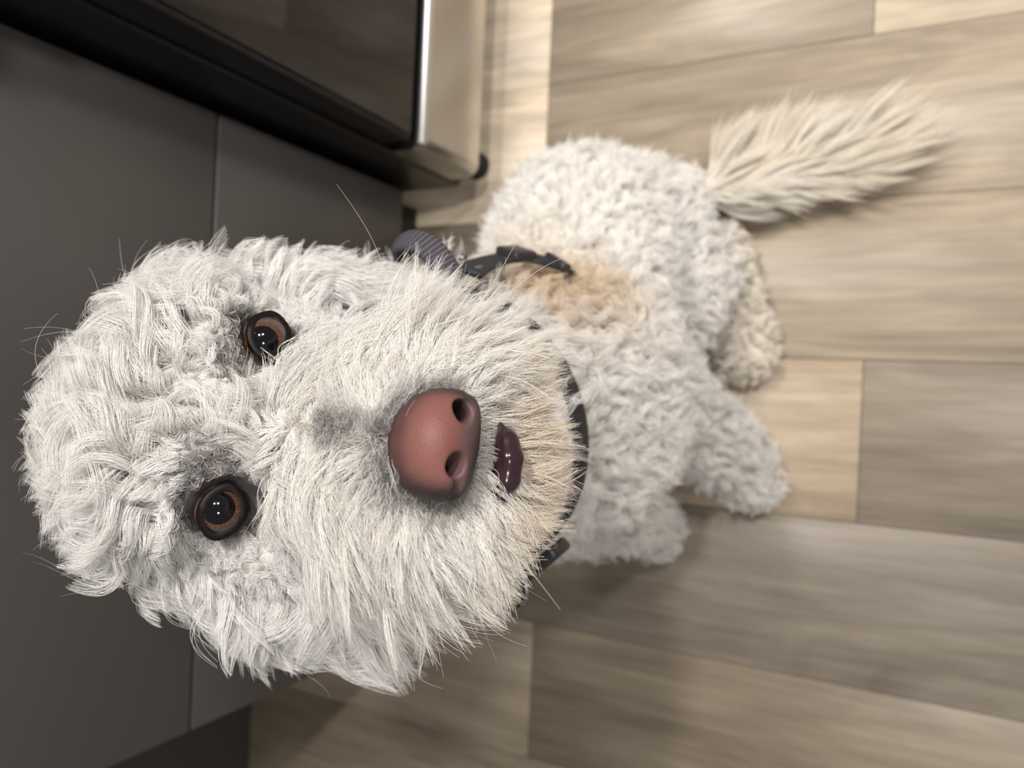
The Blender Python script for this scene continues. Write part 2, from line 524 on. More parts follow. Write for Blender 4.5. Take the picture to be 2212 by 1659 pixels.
def skin_material():
    M = Mat('dog_skin')
    at = M.n('ShaderNodeAttribute', attribute_name='tone')
    nz = M.n('ShaderNodeTexNoise'); nz.inputs['Scale'].default_value = 180
    mx = M.n('ShaderNodeMix', data_type='RGBA', blend_type='MULTIPLY'); mx.inputs['Factor'].default_value = 0.35
    M.l(at.outputs['Color'], mx.inputs['A']); M.l(nz.outputs['Color'], mx.inputs['B'])
    M.l(mx.outputs['Result'], M.b.inputs['Base Color'])
    M.set(Roughness=0.7)
    return M.m
dog, V = net_mesh('dog', V, Q, skin_material(), None, 2)
tag(dog, 'cream curly-coated dog sitting on the floor, head tipped up', 'dog')

def gauss(d, s):
    return np.exp(-(d / s) ** 2)
def mixc(A, B, w):
    w = np.clip(w, 0, 1)[:, None]
    return A * (1 - w) + np.array(B) * w

def dark_face(q):
    """how dark the skin and short hair is on the face, from head-frame points"""
    w = np.zeros(len(q))
    for s in (-1, 1):
        e = np.array([s * EX, 0, 0])
        d = np.linalg.norm(q - e, axis=1)
        w = np.maximum(w, np.clip((0.0195 - d) / 0.004, 0, 1))
        m = q - (e + np.array([-s * 0.012, 0.002, 0.006]))
        w = np.maximum(w, 0.80 * np.clip((0.0150 - np.linalg.norm(m, axis=1)) / 0.004, 0, 1))
    br = np.hypot((q[:, 0] - NOSE[0] * np.clip(q[:, 1] / 0.1, 0, 1)) / 0.9, 0)
    on_top = (q[:, 2] > -0.030)
    w = np.maximum(w, 0.60 * np.clip((0.0065 - br) / 0.004, 0, 1) * np.clip((q[:, 1] - 0.040) / 0.015, 0, 1) * on_top)
    nd = np.linalg.norm((q - NOSE) / np.array([1.15, 1, 1]), axis=1)
    w = np.maximum(w, 0.8 * np.clip((0.0245 - nd) / 0.006, 0, 1))
    return w
qh = wh(V)
skin = np.tile(np.array([0.86, 0.80, 0.74]), (len(V), 1))
skin = mixc(skin, (0.055, 0.045, 0.045), dark_face(qh))
vcol(dog, skin)

# ------------------------------------------------------------------ fur
def fur_material(name, rough=0.55):
    M = Mat(name)
    at = M.n('ShaderNodeAttribute', attribute_name='tone')
    M.l(at.outputs['Color'], M.b.inputs['Base Color'])
    M.set(Roughness=rough)
    M.b.inputs['Specular IOR Level'].default_value = 0.18
    tr = M.n('ShaderNodeBsdfTranslucent')
    M.l(at.outputs['Color'], tr.inputs['Color'])
    mx = M.n('ShaderNodeMixShader'); mx.inputs[0].default_value = 0.42
    M.l(M.b.outputs[0], mx.inputs[1]); M.l(tr.outputs[0], mx.inputs[2])
    M.l(mx.outputs[0], M.out.inputs['Surface'])
    return M.m
FUR = fur_material('cream_fur')

me = dog.data
tri = np.concatenate([Q[:, [0, 1, 2]], Q[:, [0, 2, 3]]])
fn = np.cross(V[tri[:, 1]] - V[tri[:, 0]], V[tri[:, 2]] - V[tri[:, 0]])
area = np.linalg.norm(fn, axis=1) / 2
VN = np.zeros_like(V)
for c in range(3):
    np.add.at(VN, tri[:, c], fn)
VN /= np.linalg.norm(VN, axis=1)[:, None] + 1e-12
cen = V[tri].mean(1)

def nrm(A):
    return A / (np.linalg.norm(A, axis=-1, keepdims=True) + 1e-12)

def scatter(n, weight):
    w = area * weight
    t = rng.choice(len(tri), n, p=w / w.sum())
    u = rng.random((n, 2)); fl = u.sum(1) > 1; u[fl] = 1 - u[fl]
    b = np.stack([1 - u.sum(1), u[:, 0], u[:, 1]], 1)
    P = (V[tri[t]] * b[..., None]).sum(1)
    N = nrm((VN[tri[t]] * b[..., None]).sum(1))
    return P, N

def swirl(P, wave, seed, n=14):
    """smooth random vectors over space, so that neighbouring locks turn together"""
    r = np.random.default_rng(seed)
    out = np.zeros((len(P), 3))
    for _ in range(n):
        k = unit(r.normal(size=3)) * 6.283 / (wave * r.uniform(0.7, 1.5))
        out += np.sin(P @ k + r.random() * 6.283)[:, None] * r.normal(size=3)[None]
    return out / math.sqrt(n / 2)

def fur(name, P, N, L, D0, D1, amp, turns, per_clump, tight, npts, r0, tone, parent,
        frizz=0.0006, jitter=0.2, wave=0.02, swing=0.5, seed=1, taper=0.7, trim=None, dive=0.02):
    """grow strands from P: they leave along D0, end up along D1, in curling locks"""
    n = len(P)
    K = max(8, n // per_clump)
    gi = rng.choice(n, K, replace=False)
    kd = KDTree(K)
    for i, g in enumerate(gi):
        kd.insert(P[g], i)
    kd.balance()
    own = np.fromiter((kd.find(p)[1] for p in P), int, n)
    t = np.linspace(0, 1, npts)
    G = P[gi]
    jit = rng.normal(size=(K, 3)) * jitter + swirl(G, wave, seed) * swing
    d0 = nrm(D0[gi] + 0.4 * jit); d1 = nrm(D1[gi] + jit)
    # do not dive into the skin
    Ng = N[gi]
    dn = (d1 * Ng).sum(1)
    d1 = nrm(d1 + Ng * np.clip(dive - dn, 0, 2)[:, None])
    dirs = nrm(d0[:, None] * (1 - t)[None, :, None] ** 1.3 + d1[:, None] * (t[None, :, None] ** 0.8))
    step = (L[gi] / (npts - 1))[:, None, None] * dirs
    disp = np.concatenate([np.zeros((K, 1, 3)), np.cumsum(step[:, :-1], 1)], 1)
    ax_ = nrm(d0 + d1)
    ref = swirl(G, wave * 1.6, seed + 50) + 0.35 * rng.normal(size=(K, 3))
    e1 = nrm(np.cross(ax_, ref)); e2 = np.cross(ax_, e1)
    ph = swirl(G, wave * 1.3, seed + 90)[:, 0] * 2.6 + rng.normal(size=K) * 0.5
    hand = np.where(swirl(G, wave * 2.5, seed + 130)[:, 0] + 0.4 * rng.normal(size=K) < 0, -1, 1)
    tn = turns[gi] * rng.uniform(0.75, 1.25, K)
    ang = ph[:, None] + (hand * tn * 6.283)[:, None] * t[None]
    am = (amp[gi] * rng.uniform(0.6, 1.3, K))[:, None] * np.clip(t / 0.3, 0, 1)[None]
    hel = am[..., None] * ((np.cos(ang) - np.cos(ph)[:, None])[..., None] * e1[:, None] +
                           (np.sin(ang) - np.sin(ph)[:, None])[..., None] * e2[:, None])
    disp = disp + hel
    sc = rng.uniform(0.62, 1.08, n) * np.clip(L / L[gi][own], 0.4, 1.6)
    c = tight * rng.uniform(0.6, 1.15, n)[:, None] * t[None] ** 0.75
    pull = (G[own] - P)
    fr = rng.normal(size=(n, 3)) * frizz
    fph = rng.random(n) * 6.283
    X = P[:, None] + disp[own] * sc[:, None, None] + pull[:, None] * c[..., None]
    X += fr[:, None] * (np.sin(fph[:, None] + 6 * t[None]) - np.sin(fph)[:, None])[..., None] * (0.3 + t[None, :, None])
    X[..., 2] = np.maximum(X[..., 2], 0.0015)
    if trim:                               # nothing hangs into the eyes or over the nose
        keep = np.ones(n, bool)
        for c_, r_ in trim:
            keep &= (np.linalg.norm(X - c_, axis=2) > r_).all(1)
        X, tone, own = X[keep], tone[keep], own[keep]
        n = len(X)
    hc = bpy.data.hair_curves.new(name)
    hc.add_curves([npts] * n)
    hc.position_data.foreach_set('vector', X.astype(np.float32).ravel())
    ra = hc.attributes.get('radius') or hc.attributes.new('radius', 'FLOAT', 'POINT')
    rr = r0 * (1 - taper * t ** 2)
    ra.data.foreach_set('value', np.tile(rr, n).astype(np.float32))
    ca = hc.attributes.new('tone', 'FLOAT_COLOR', 'POINT')
    lock = rng.normal(1, 0.02, K)[own] * rng.normal(1, 0.03, n)
    C = np.clip(tone * lock[:, None], 0, 0.97)
    C = np.concatenate([C, np.ones((n, 1))], 1)
    ca.data.foreach_set('color', np.repeat(C, npts, 0).astype(np.float32).ravel())
    hc.materials.append(FUR)
    o = bpy.data.objects.new(name, hc)
    COL.objects.link(o)
    o.parent = parent
    o['kind'] = 'stuff'
    return o

TRIM = [(hw((s * (EX + 0.0005), 0.006, -0.0005)), 0.0135) for s in (-1, 1)] + [(hw((s * EX, 0.016, 0.003)), 0.0150) for s in (-1, 1)] + [(hw((s * EX, 0.030, 0.010)), 0.013) for s in (-1, 1)] + [(hw((s * (EX - 0.012), 0.017, 0.010)), 0.0105) for s in (-1, 1)] \
     + [(hw(NOSE + np.array([0, 0.006, -0.001])), 0.0160)]
QC = wh(cen)
head_d = head_sdf(cen); body_d = body_sdf(cen)
is_head = (head_d < body_d) & (head_d < 0.012)
tail_seg = np.min([np.linalg.norm(cen - p, axis=1) for p in np.linspace(TAIL[1], TAIL[3], 12)], 0)
is_tail = (np.minimum.reduce([sd_cone(cen, TAIL[i], TAIL[i + 1], 0.02, 0.016) for i in range(3)]) < 0.008) & (cen[:, 1] < 0.235) & (cen[:, 0] > 0.22)
ear_side = np.zeros(len(cen), int)
for s in (-1, 1):
    m = is_head & (QC[:, 0] * s > (0.058 if s > 0 else 0.050)) & (QC[:, 2] < 0.015) & (QC[:, 1] < -0.035)
    ear_side[m] = s
is_ear = ear_side != 0

WHITE = np.array([0.90, 0.885, 0.865]); CREAMF = np.array([0.875, 0.84, 0.785]); TAN = np.array([0.62, 0.48, 0.32])

def eye_gap(q):
    return np.minimum(np.linalg.norm(q - np.array([EX, 0, 0]), axis=1), np.linalg.norm(q - np.array([-EX, 0, 0]), axis=1))
def nose_gap(q):
    return np.linalg.norm((q - NOSE) / np.array([1.1, 1, 1]), axis=1)

# -- head hair (skull, cheeks, muzzle)
def bare_gap(q):
    """distance from the open patch that runs from each eye down its outer side"""
    d = []
    for s in (-1, 1):
        d.append(sd_cone(q, (s * EX, 0, 0), (s * (EX + 0.018), -0.016, -0.016), 0.0, 0.0))
    return np.minimum(*d)
wgt = (is_head & ~is_ear & (eye_gap(QC) > 0.0138) & (nose_gap(QC) > 0.0150)).astype(float)
wgt *= np.where(QC[:, 1] < -0.09, 0.4, 1.0) * (1 + 0.9 * (QC[:, 1] > 0.0))
P, N = scatter(185000, wgt)
q = wh(P); nl = N @ HR.T
xm = q[:, 0] - NOSE[0] * np.clip(q[:, 1] / 0.1, 0, 1)
sx = np.tanh(xm / 0.006)
muz = np.clip((q[:, 1] - 0.010) / 0.03, 0, 1) * np.clip((0.02 - q[:, 2]) / 0.02, 0, 1)
low = np.clip((-0.052 - q[:, 2]) / 0.014, 0, 1)
cheek = np.clip((-0.005 - q[:, 2]) / 0.025, 0, 1) * (1 - muz)
crown = np.clip(1 - muz - cheek, 0, 1)
Z3 = np.zeros(len(q))
side = np.tanh(q[:, 0] / 0.03)
bridge = np.clip((0.040 - q[:, 1]) / 0.02, 0, 1)
topz = np.clip((q[:, 2] + 0.035) / 0.02, 0, 1)
flow = (muz * (1 - low))[:, None] * np.stack([sx * (0.95 - 0.35 * bridge), Z3 + 0.05, Z3 - 1.0 + 0.75 * topz * bridge + 0.25 * topz], 1) \
     + (muz * low)[:, None] * np.stack([sx * 0.45, Z3 + 0.0, Z3 - 0.9], 1) \
     + cheek[:, None] * np.stack([side * 0.6, Z3 - 0.1, Z3 - 0.9], 1) \
     + crown[:, None] * np.stack([side * 0.6, Z3 - 0.3, Z3 + 0.35], 1)
flow = flow - nl * np.minimum(0, (flow * nl).sum(1))[:, None]
flow = nrm(flow)
eg = eye_gap(q); ng = nose_gap(q); bg = bare_gap(q)
L = 0.030 * crown + 0.042 * cheek + muz * (0.050 * (1 - low) + 0.030 * low)
topline = np.clip(1 - np.abs(xm) / 0.015, 0, 1) * muz * (q[:, 2] > -0.036)
L = L * (1 - 0.88 * np.clip(topline * 1.35, 0, 1)) * (1 - 0.45 * muz * bridge * topz)
L = np.minimum(L, 0.0045 + np.clip(bg - 0.014, 0, 1) * 1.15)
L = np.minimum(L, 0.005 + np.clip(ng - 0.019, 0, 1) * 1.3)
pg = np.minimum.reduce([np.linalg.norm(q - np.array([s * (EX - 0.012), 0.002, 0.006]), axis=1) for s in (-1, 1)])
L = np.minimum(L, 0.0055 + np.clip(pg - 0.0135, 0, 1) * 1.3)
away = np.zeros_like(q)
for s in (-1, 1):
    e = q - np.array([s * EX, 0.0, 0.0])
    away += nrm(e) * gauss(np.linalg.norm(e, axis=1), 0.027)[:, None] * 3.0
e = q - NOSE
away += nrm(e) * gauss(np.linalg.norm(e, axis=1), 0.028)[:, None] * 2.0
flow2 = nrm(flow + away)
lift = 0.8 * crown + 0.35 * cheek + muz * 0.20
D0 = nrm(nl * (0.30 + lift)[:, None] + flow2 * 0.8)
droop = np.stack([sx * 0.30, Z3 + 0.20, Z3 - 1.0], 1)
mz = (muz * np.clip((L - 0.015) / 0.02, 0, 1))[:, None]
D1 = nrm(nl * (0.35 * crown + 0.05)[:, None] + flow2 * (1 - 0.65 * mz) + droop * mz * 0.9)
tone = np.tile(WHITE, (len(q), 1))
tone = mixc(tone, CREAMF, muz * 0.55 + 0.25 * gauss(q[:, 0], 0.03) * crown)
stain = muz * low * 0.6 + gauss(np.linalg.norm(q - np.array([0.028, 0.055, -0.062]), axis=1), 0.014) * 0.8 \
    + gauss(np.linalg.norm(q - np.array([-0.032, 0.050, -0.068]), axis=1), 0.012) * 0.6
tone = mixc(tone, TAN, stain * 0.75)
tone = mixc(tone, (0.10, 0.082, 0.080), dark_face(q) * 0.88 * (rng.random(len(q)) < 0.9))
amp = 0.0078 * crown + 0.0060 * cheek + 0.0060 * muz
amp = amp * np.clip(L / 0.03, 0.10, 1)
turns = 0.85 * crown + 0.7 * cheek + 0.40 * muz
ism = muz > rng.uniform(0.2, 0.6, len(q))
d0w, d1w = D0 @ HR, D1 @ HR
for nm, m_, pc, tg_, rr_, sw, wv, sd_ in (('head_fur', ~ism, 44, 0.72, 0.000105, 0.45, 0.030, 3), ('muzzle_fur', ism, 16, 0.45, 0.000100, 0.34, 0.030, 5)):
    fur(nm, P[m_], N[m_], L[m_], d0w[m_], d1w[m_], amp[m_], turns[m_], pc, tg_, 14, rr_, tone[m_], dog,
        jitter=0.12, wave=wv, swing=sw, seed=sd_, trim=TRIM, dive=(0.02 if sd_ == 3 else -0.45))
HEADP = (P, N, D0 @ HR, D1 @ HR, muz, L)

# -- ear fringes
for s in (-1, 1):
    P, N = scatter(26000, (ear_side == s).astype(float))
    q = wh(P); nl = N @ HR.T; n_ = len(q)
    flow = nrm(np.stack([np.full(n_, s * (0.30 if s > 0 else 0.10)), np.full(n_, 0.05), np.full(n_, -0.9)], 1))
    D0 = nrm(nl * 0.8 + flow * 0.8); D1 = nrm(flow + nl * 0.10)
    L = np.full(n_, 0.042) * (0.8 + 0.35 * np.clip(-q[:, 2] / 0.08, 0, 1))
    fur('ear_fringe', P, N, L, D0 @ HR, D1 @ HR, np.full(n_, 0.0050), np.full(n_, 0.75), 34, 0.7, 14, 0.000125,
        np.tile(WHITE, (n_, 1)), dog, jitter=0.15, wave=0.028, swing=0.40, seed=11)

# -- short curly body coat
wgt = (~is_head & ~is_tail).astype(float) * np.where(cen[:, 2] < 0.012, 0.0, 1.0)
view = EYE - cen; view /= np.linalg.norm(view, axis=1)[:, None]
facing = ((fn / (2 * area[:, None] + 1e-12)) * view).sum(1)
wgt *= np.where(facing > -0.25, 1.0, 0.3)
P, N = scatter(150000, wgt)
n_ = len(P)
down = np.stack([np.full(n_, 0.10), np.full(n_, -0.05), np.full(n_, -1.0)], 1)
flow = nrm(down - N * (down * N).sum(1)[:, None])
short = np.clip((0.16 - P[:, 2]) / 0.1, 0, 1)
D0 = nrm(N * 1.0 + flow * 0.35); D1 = nrm(N * 0.45 + flow * 0.8)
L = np.full(n_, 0.026) * (1 - 0.12 * short) * rng.uniform(0.85, 1.15, n_)
L = np.where(P[:, 2] < 0.05, L * 0.85, L)
COLC = np.array([-0.034, 0.279, 0.558]); COLN = unit((-0.2, 0.0, 1.0))
L = L * np.clip(0.40 + (np.abs((P - COLC) @ COLN) - 0.010) / 0.02, 0.40, 1)
over = (P - COLC) @ COLN                     # the ruff above the collar hangs over it
ruff = np.clip((over - 0.006) / 0.006, 0, 1) * np.clip((0.05 - over) / 0.01, 0, 1) * np.clip((P[:, 0] + 0.050) / 0.01, 0, 1)
L = L * (1 - ruff) + 0.050 * ruff
D0 = nrm(D0 + N * (0.8 * ruff)[:, None])
D1 = nrm(D1 * (1 - ruff)[:, None] + (N * 0.55 + np.array([0, -0.15, -0.85])) * ruff[:, None])
tone = np.tile(np.array([0.93, 0.905, 0.875]), (n_, 1))
APR = (0.72, 0.55, 0.36)
for ac, aw, asg in (((0.072, 0.250, 0.510), 0.85, 0.036), ((0.078, 0.240, 0.465), 0.80, 0.036), ((0.072, 0.235, 0.420), 0.55, 0.036)):
    tone = mixc(tone, APR, aw * gauss(np.linalg.norm(P - np.array(ac), axis=1), asg))
tone = mixc(tone, (0.80, 0.69, 0.53), 0.75 * gauss(np.linalg.norm(P - np.array([0.125, 0.345, 0.44]), axis=1), 0.065))
tone = mixc(tone, (0.93, 0.87, 0.78), 0.8 * np.clip((0.10 - P[:, 2]) / 0.04, 0, 1) * (P[:, 0] > 0.0))
fur('coat', P, N, L, D0, D1, np.full(n_, 0.0044), np.full(n_, 1.1), 24, 0.74, 11, 0.00020, tone, dog,
    jitter=0.25, wave=0.022, swing=0.6, seed=21)

# -- feathered tail
P, N = scatter(24000, is_tail.astype(float))
n_ = len(P)
tt = np.clip((0.24 - P[:, 1]) / 0.17, 0, 1)
outw = np.stack([np.full(n_, 0.95), np.full(n_, -0.30), np.full(n_, -0.02)], 1)
inw = np.stack([np.full(n_, 0.05), np.full(n_, -1.0), np.full(n_, -0.02)], 1)
ws = np.clip(0.35 + N[:, 0] * 1.1, 0, 1)[:, None] * (1 - 0.85 * tt)[:, None]
flow = nrm(outw * ws + (1 - ws) * inw)
D0 = nrm(N * 0.35 + flow); D1 = nrm(flow + np.array([0.12, -0.12, -0.10]))
L = 0.070 + 0.035 * tt
tone = mixc(np.tile(np.array([0.93, 0.885, 0.81]), (n_, 1)), (0.86, 0.76, 0.60), 0.3 * np.clip(swirl(P, 0.05, 77)[:, 0], 0, 1))
fur('tail_plume', P, N, L * rng.uniform(0.75, 1.05, n_), D0, D1, np.full(n_, 0.006), np.full(n_, 0.55), 50, 0.55, 16, 0.00016, tone, dog,
    jitter=0.08, wave=0.05, swing=0.16, seed=31)

# ------------------------------------------------------------------ eyes
def sphere_cap(r, ang, n=40, m=16):
    v = [(0, 0, r)]; f = []
    for i in range(1, m + 1):
        a = ang * i / m
        for j in range(n):
            b = 2 * math.pi * j / n
            v.append((r * math.sin(a) * math.cos(b), r * math.sin(a) * math.sin(b), r * math.cos(a)))
    for j in range(n):
        f.append((0, 1 + j, 1 + (j + 1) % n))
    for i in range(m - 1):
        for j in range(n):
            a0 = 1 + i * n + j; a1 = 1 + i * n + (j + 1) % n
            f.append((a0, a0 + n, a1 + n, a1))
    return v, f
def wet(name, col, rough=0.08):
    m = plain(name, col, rough=rough, spec=0.25, coat=0.55, noise=0.2, scale=500)
    m.node_tree.nodes['Principled BSDF'].inputs['Coat Roughness'].default_value = 0.03
    return m
SCLERA = wet('eye_white', (0.085, 0.060, 0.060))
PUPIL = wet('eye_pupil', (0.0006, 0.0006, 0.001))
LID = plain('dark_eyelid', (0.006, 0.0045, 0.0045), rough=0.5, spec=0.15)
def iris_material():
    M = Mat('eye_iris')
    tc = M.n('ShaderNodeTexCoord')
    sp = M.n('ShaderNodeSeparateXYZ'); M.l(tc.outputs['Object'], sp.inputs[0])
    at = M.n('ShaderNodeMath', operation='ARCTAN2'); M.l(sp.outputs[1], at.inputs[0]); M.l(sp.outputs[0], at.inputs[1])
    nz = M.n('ShaderNodeTexNoise', noise_dimensions='1D'); nz.inputs['Scale'].default_value = 12; nz.inputs['Detail'].default_value = 5
    M.l(at.outputs[0], nz.inputs['W'])
    rp = M.n('ShaderNodeValToRGB')
    rp.color_ramp.elements[0].position = 0.3; rp.color_ramp.elements[0].color = (0.035, 0.013, 0.006, 1)
    rp.color_ramp.elements[1].position = 0.75; rp.color_ramp.elements[1].color = (0.125, 0.050, 0.018, 1)
    M.l(nz.outputs['Fac'], rp.inputs[0]); M.l(rp.outputs[0], M.b.inputs['Base Color'])
    M.set(Roughness=0.1); M.b.inputs['Coat Weight'].default_value = 1.0; M.b.inputs['Coat Roughness'].default_value = 0.03
    return M.m
IRIS = iris_material()
ER = 0.0107
for s in (1, -1):
    c = hw((s * EX, -0.0045, 0.0))
    look = unit(EYE + np.array([0.0, 0.03, 0.02]) - c)
    zax = Vector(look); xax = Vector(np.cross(UPH, look)).normalized(); yax = zax.cross(xax)
    v, f = sphere_cap(ER, math.pi, 40, 28)
    eye = mesh_obj('eye', v, f, SCLERA, dog, True)
    eye.matrix_local = Matrix([[xax[i], yax[i], zax[i], c[i]] for i in range(3)] + [[0, 0, 0, 1]])
    v, f = sphere_cap(ER * 1.012, 0.84)
    mesh_obj('iris', v, f, IRIS, eye, True)
    v, f = sphere_cap(ER * 1.024, 0.62)
    mesh_obj('pupil', v, f, PUPIL, eye, True)
    # lid: dark almond rim lying on the eyeball
    nseg, mseg = 56, 10
    vv, ff = [], []
    cf = unit(FWD * 0.92 + LAT * s * 0.22 + UPH * 0.12)
    lx = unit(LAT - cf * (LAT @ cf)); lz = np.cross(lx, cf) * (1 if np.cross(lx, cf) @ UPH > 0 else -1)
    for i in range(nseg):
        a = 2 * math.pi * i / nseg
        rx = 0.0083 + 0.0013 * abs(math.cos(a)) ** 6
        rz = 0.0073
        ctr = cf * (0.0076 - 0.0015 * abs(math.cos(a))) + lx * rx * math.cos(a) + lz * rz * math.sin(a)
        rad = unit(lx * math.cos(a) + lz * math.sin(a))
        for j in range(mseg):
            b = 2 * math.pi * j / mseg
            vv.append(c + ctr + rad * 0.0024 * math.cos(b) + cf * 0.0013 * math.sin(b))
    for i in range(nseg):
        for j in range(mseg):
            a0 = i * mseg + j; a1 = i * mseg + (j + 1) % mseg
            b0 = ((i + 1) % nseg) * mseg + j; b1 = ((i + 1) % nseg) * mseg + (j + 1) % mseg
            ff.append((a0, b0, b1, a1))
    lid = mesh_obj('eyelid', vv, ff, LID, dog, True)

# ------------------------------------------------------------------ nose and lip
NL = wh(at_depth(984, 892, 0.250)) - NOSE; NR = wh(at_depth(950, 1006, 0.250)) - NOSE
def nose_sdf(q):
    q = q - NOSE
    d = sd_ell(q, (0, -0.003, 0.0025), (0.0172, 0.0150, 0.0115))
    for s in (-1, 1):
        d = smin(d, sd_ell(q, (s * 0.0098, 0.0010, -0.0045), (0.0088, 0.0095, 0.0092)), 0.005)
    d = smin(d, sd_ell(q, (0, 0.003, -0.0080), (0.0125, 0.0105, 0.0085)), 0.005)
    pn = unit((0, 0.78, -0.62))
    d = smax(d, q @ pn - 0.0118, 0.005)
    for s, c in ((1, NL), (-1, NR)):
        d = smax(d, -sd_cone(q, (c[0], 0.018, c[2] - 0.001), (c[0] + s * 0.0005, 0.0010, c[2] + 0.001), 0.0047, 0.0032), 0.0016)
        d = smax(d, -sd_cone(q, (c[0] + s * 0.002, 0.014, c[2] - 0.0025), (c[0] + s * 0.010, 0.0040, c[2] - 0.0050), 0.0034, 0.0016), 0.0018)
    d = smax(d, -sd_cone(q, (0, 0.0150, -0.0065), (0, 0.0070, -0.0150), 0.0010, 0.0014), 0.0012)
    return d
hn = 0.0006
lo_n = NOSE + np.array([-0.024, -0.022, -0.022]); nn = np.array([80, 74, 70])
g = [lo_n[i] + hn * np.arange(nn[i]) for i in range(3)]
Pn = np.stack(np.meshgrid(*g, indexing='ij'), -1)
Vn, Qn = surface_nets(nose_sdf(Pn), lo_n, hn)
Qn = Qn[:, ::-1]                            # the head frame is mirrored
def nose_material():
    M = Mat('nose_leather')
    at = M.n('ShaderNodeAttribute', attribute_name='tone')
    M.l(at.outputs['Color'], M.b.inputs['Base Color'])
    M.set(Roughness=0.55); M.b.inputs['Specular IOR Level'].default_value = 0.3
    tc = M.n('ShaderNodeTexCoord')
    vo = M.n('ShaderNodeTexVoronoi'); vo.inputs['Scale'].default_value = 900
    M.l(tc.outputs['Object'], vo.inputs['Vector'])
    bp = M.n('ShaderNodeBump'); bp.inputs['Strength'].default_value = 0.25; bp.inputs['Distance'].default_value = 0.0003
    M.l(vo.outputs['Distance'], bp.inputs['Height']); M.l(bp.outputs[0], M.b.inputs['Normal'])
    return M.m
nose, Vw = net_mesh('nose', Vn @ HR + MIDE, Qn, nose_material(), dog, 1)
qn = Vn - NOSE
pink = np.clip((0.0155 - np.hypot(qn[:, 0] * 0.90, (qn[:, 2] - 0.003) * 1.2)) / 0.005, 0, 1) * np.clip((qn[:, 1] + 0.010) / 0.006, 0, 1)
nc = np.tile([0.035, 0.025, 0.026], (len(qn), 1))
nc = mixc(nc, (0.11, 0.062, 0.060), np.clip((0.016 - np.abs(qn[:, 0])) / 0.004, 0, 1) * np.clip((qn[:, 1] - 0.0) / 0.004, 0, 1) * np.clip((qn[:, 2] + 0.0115) / 0.003, 0, 1))
blot = 0.5 + 0.5 * np.sin(qn[:, 0] * 700 + 1.0) * np.sin(qn[:, 2] * 620 + 2.0)
nc = mixc(nc, (0.175, 0.066, 0.055), pink * np.clip((qn[:, 2] + 0.0032) / 0.0035, 0, 1) * (0.86 + 0.14 * blot))
hole = np.minimum.reduce([np.linalg.norm(qn - c_ + np.array([0, 0.006 - c_[1], 0.001]), axis=1) for c_ in (NL, NR)])
nc = mixc(nc, (0.012, 0.006, 0.006), np.clip((0.0058 - hole) / 0.003, 0, 1))
vcol(nose, nc)

LIP = wet('wet_lip', (0.024, 0.010, 0.014), 0.20)
LIP_PTS = [wh(at_depth(*p)) for p in ((1042, 1098, 0.2805), (1072, 1075, 0.2775), (1092, 1035, 0.2755), (1099, 990, 0.2750), (1095, 952, 0.2765), (1080, 914, 0.2805))]
def lip_sdf(q):
    pts = LIP_PTS
    d = None
    for a, b, ra, rb in zip(pts[:-1], pts[1:], (0.0010, 0.0036, 0.0050, 0.0050, 0.0038), (0.0036, 0.0050, 0.0050, 0.0038, 0.0010)):
        e = sd_cone(q, a, b, ra, rb)
        d = e if d is None else smin(d, e, 0.003)
    return d
lo_l = np.min(LIP_PTS, 0) - 0.012; nl_ = ((np.max(LIP_PTS, 0) + 0.012 - lo_l) / 0.001).astype(int); hl = 0.001
g = [lo_l[i] + hl * np.arange(nl_[i]) for i in range(3)]
Vl, Ql = surface_nets(lip_sdf(np.stack(np.meshgrid(*g, indexing='ij'), -1)), lo_l, hl)
net_mesh('lower_lip', Vl @ HR + MIDE, Ql[:, ::-1], LIP, dog, 2)

# ------------------------------------------------------------------ stray hairs and whiskers
P, N, D0, D1, muz, Lh = HEADP
pick = rng.choice(np.nonzero(Lh > 0.022)[0], 480, replace=False)
n_ = len(pick)
fur('stray_hair', P[pick], N[pick], Lh[pick] * rng.uniform(1.1, 1.5, n_), D0[pick], nrm(D1[pick] + 0.1 * N[pick]),
    np.full(n_, 0.009), np.full(n_, 0.7), 2, 0.3, 18, 0.00007, np.tile(WHITE, (n_, 1)), dog,
    jitter=0.35, wave=0.03, swing=0.3, seed=41, trim=TRIM)
qh_ = wh(P)
top = np.nonzero((nose_gap(qh_) < 0.0245) & (qh_[:, 2] > NOSE[2] + 0.007))[0]
pick = rng.choice(top, min(90, len(top)), replace=False)
n_ = len(pick)
side_ = np.sign(qh_[pick, 0] - NOSE[0])[:, None]
fur('nose_hair', P[pick], N[pick], rng.uniform(0.014, 0.022, n_), nrm(N[pick] * 0.9 + FWD * 0.5), nrm(FWD * 1.0 + side_ * LAT * 0.9 - UPH * 0.15),
    np.full(n_, 0.001), np.full(n_, 0.3), 3, 0.5, 12, 0.00008, np.tile(WHITE, (n_, 1)), dog, jitter=0.1, swing=0.1, seed=53, dive=-0.3)
cand = np.nonzero((qh_[:, 1] > 0.045) & (qh_[:, 2] < -0.040) & (np.abs(qh_[:, 0] - NOSE[0]) > 0.008))[0]
pick = rng.choice(cand, 26, replace=False)
n_ = len(pick)
fur('whisker', P[pick], N[pick], rng.uniform(0.04, 0.075, n_), N[pick], nrm(N[pick] * 0.6 + D1[pick] * 0.6),
    np.full(n_, 0.002), np.full(n_, 0.2), 1, 0.0, 18, 0.00012, np.tile(np.array([0.80, 0.72, 0.60]), (n_, 1)), dog,
    jitter=0.2, wave=0.03, swing=0.2, seed=47, trim=TRIM)

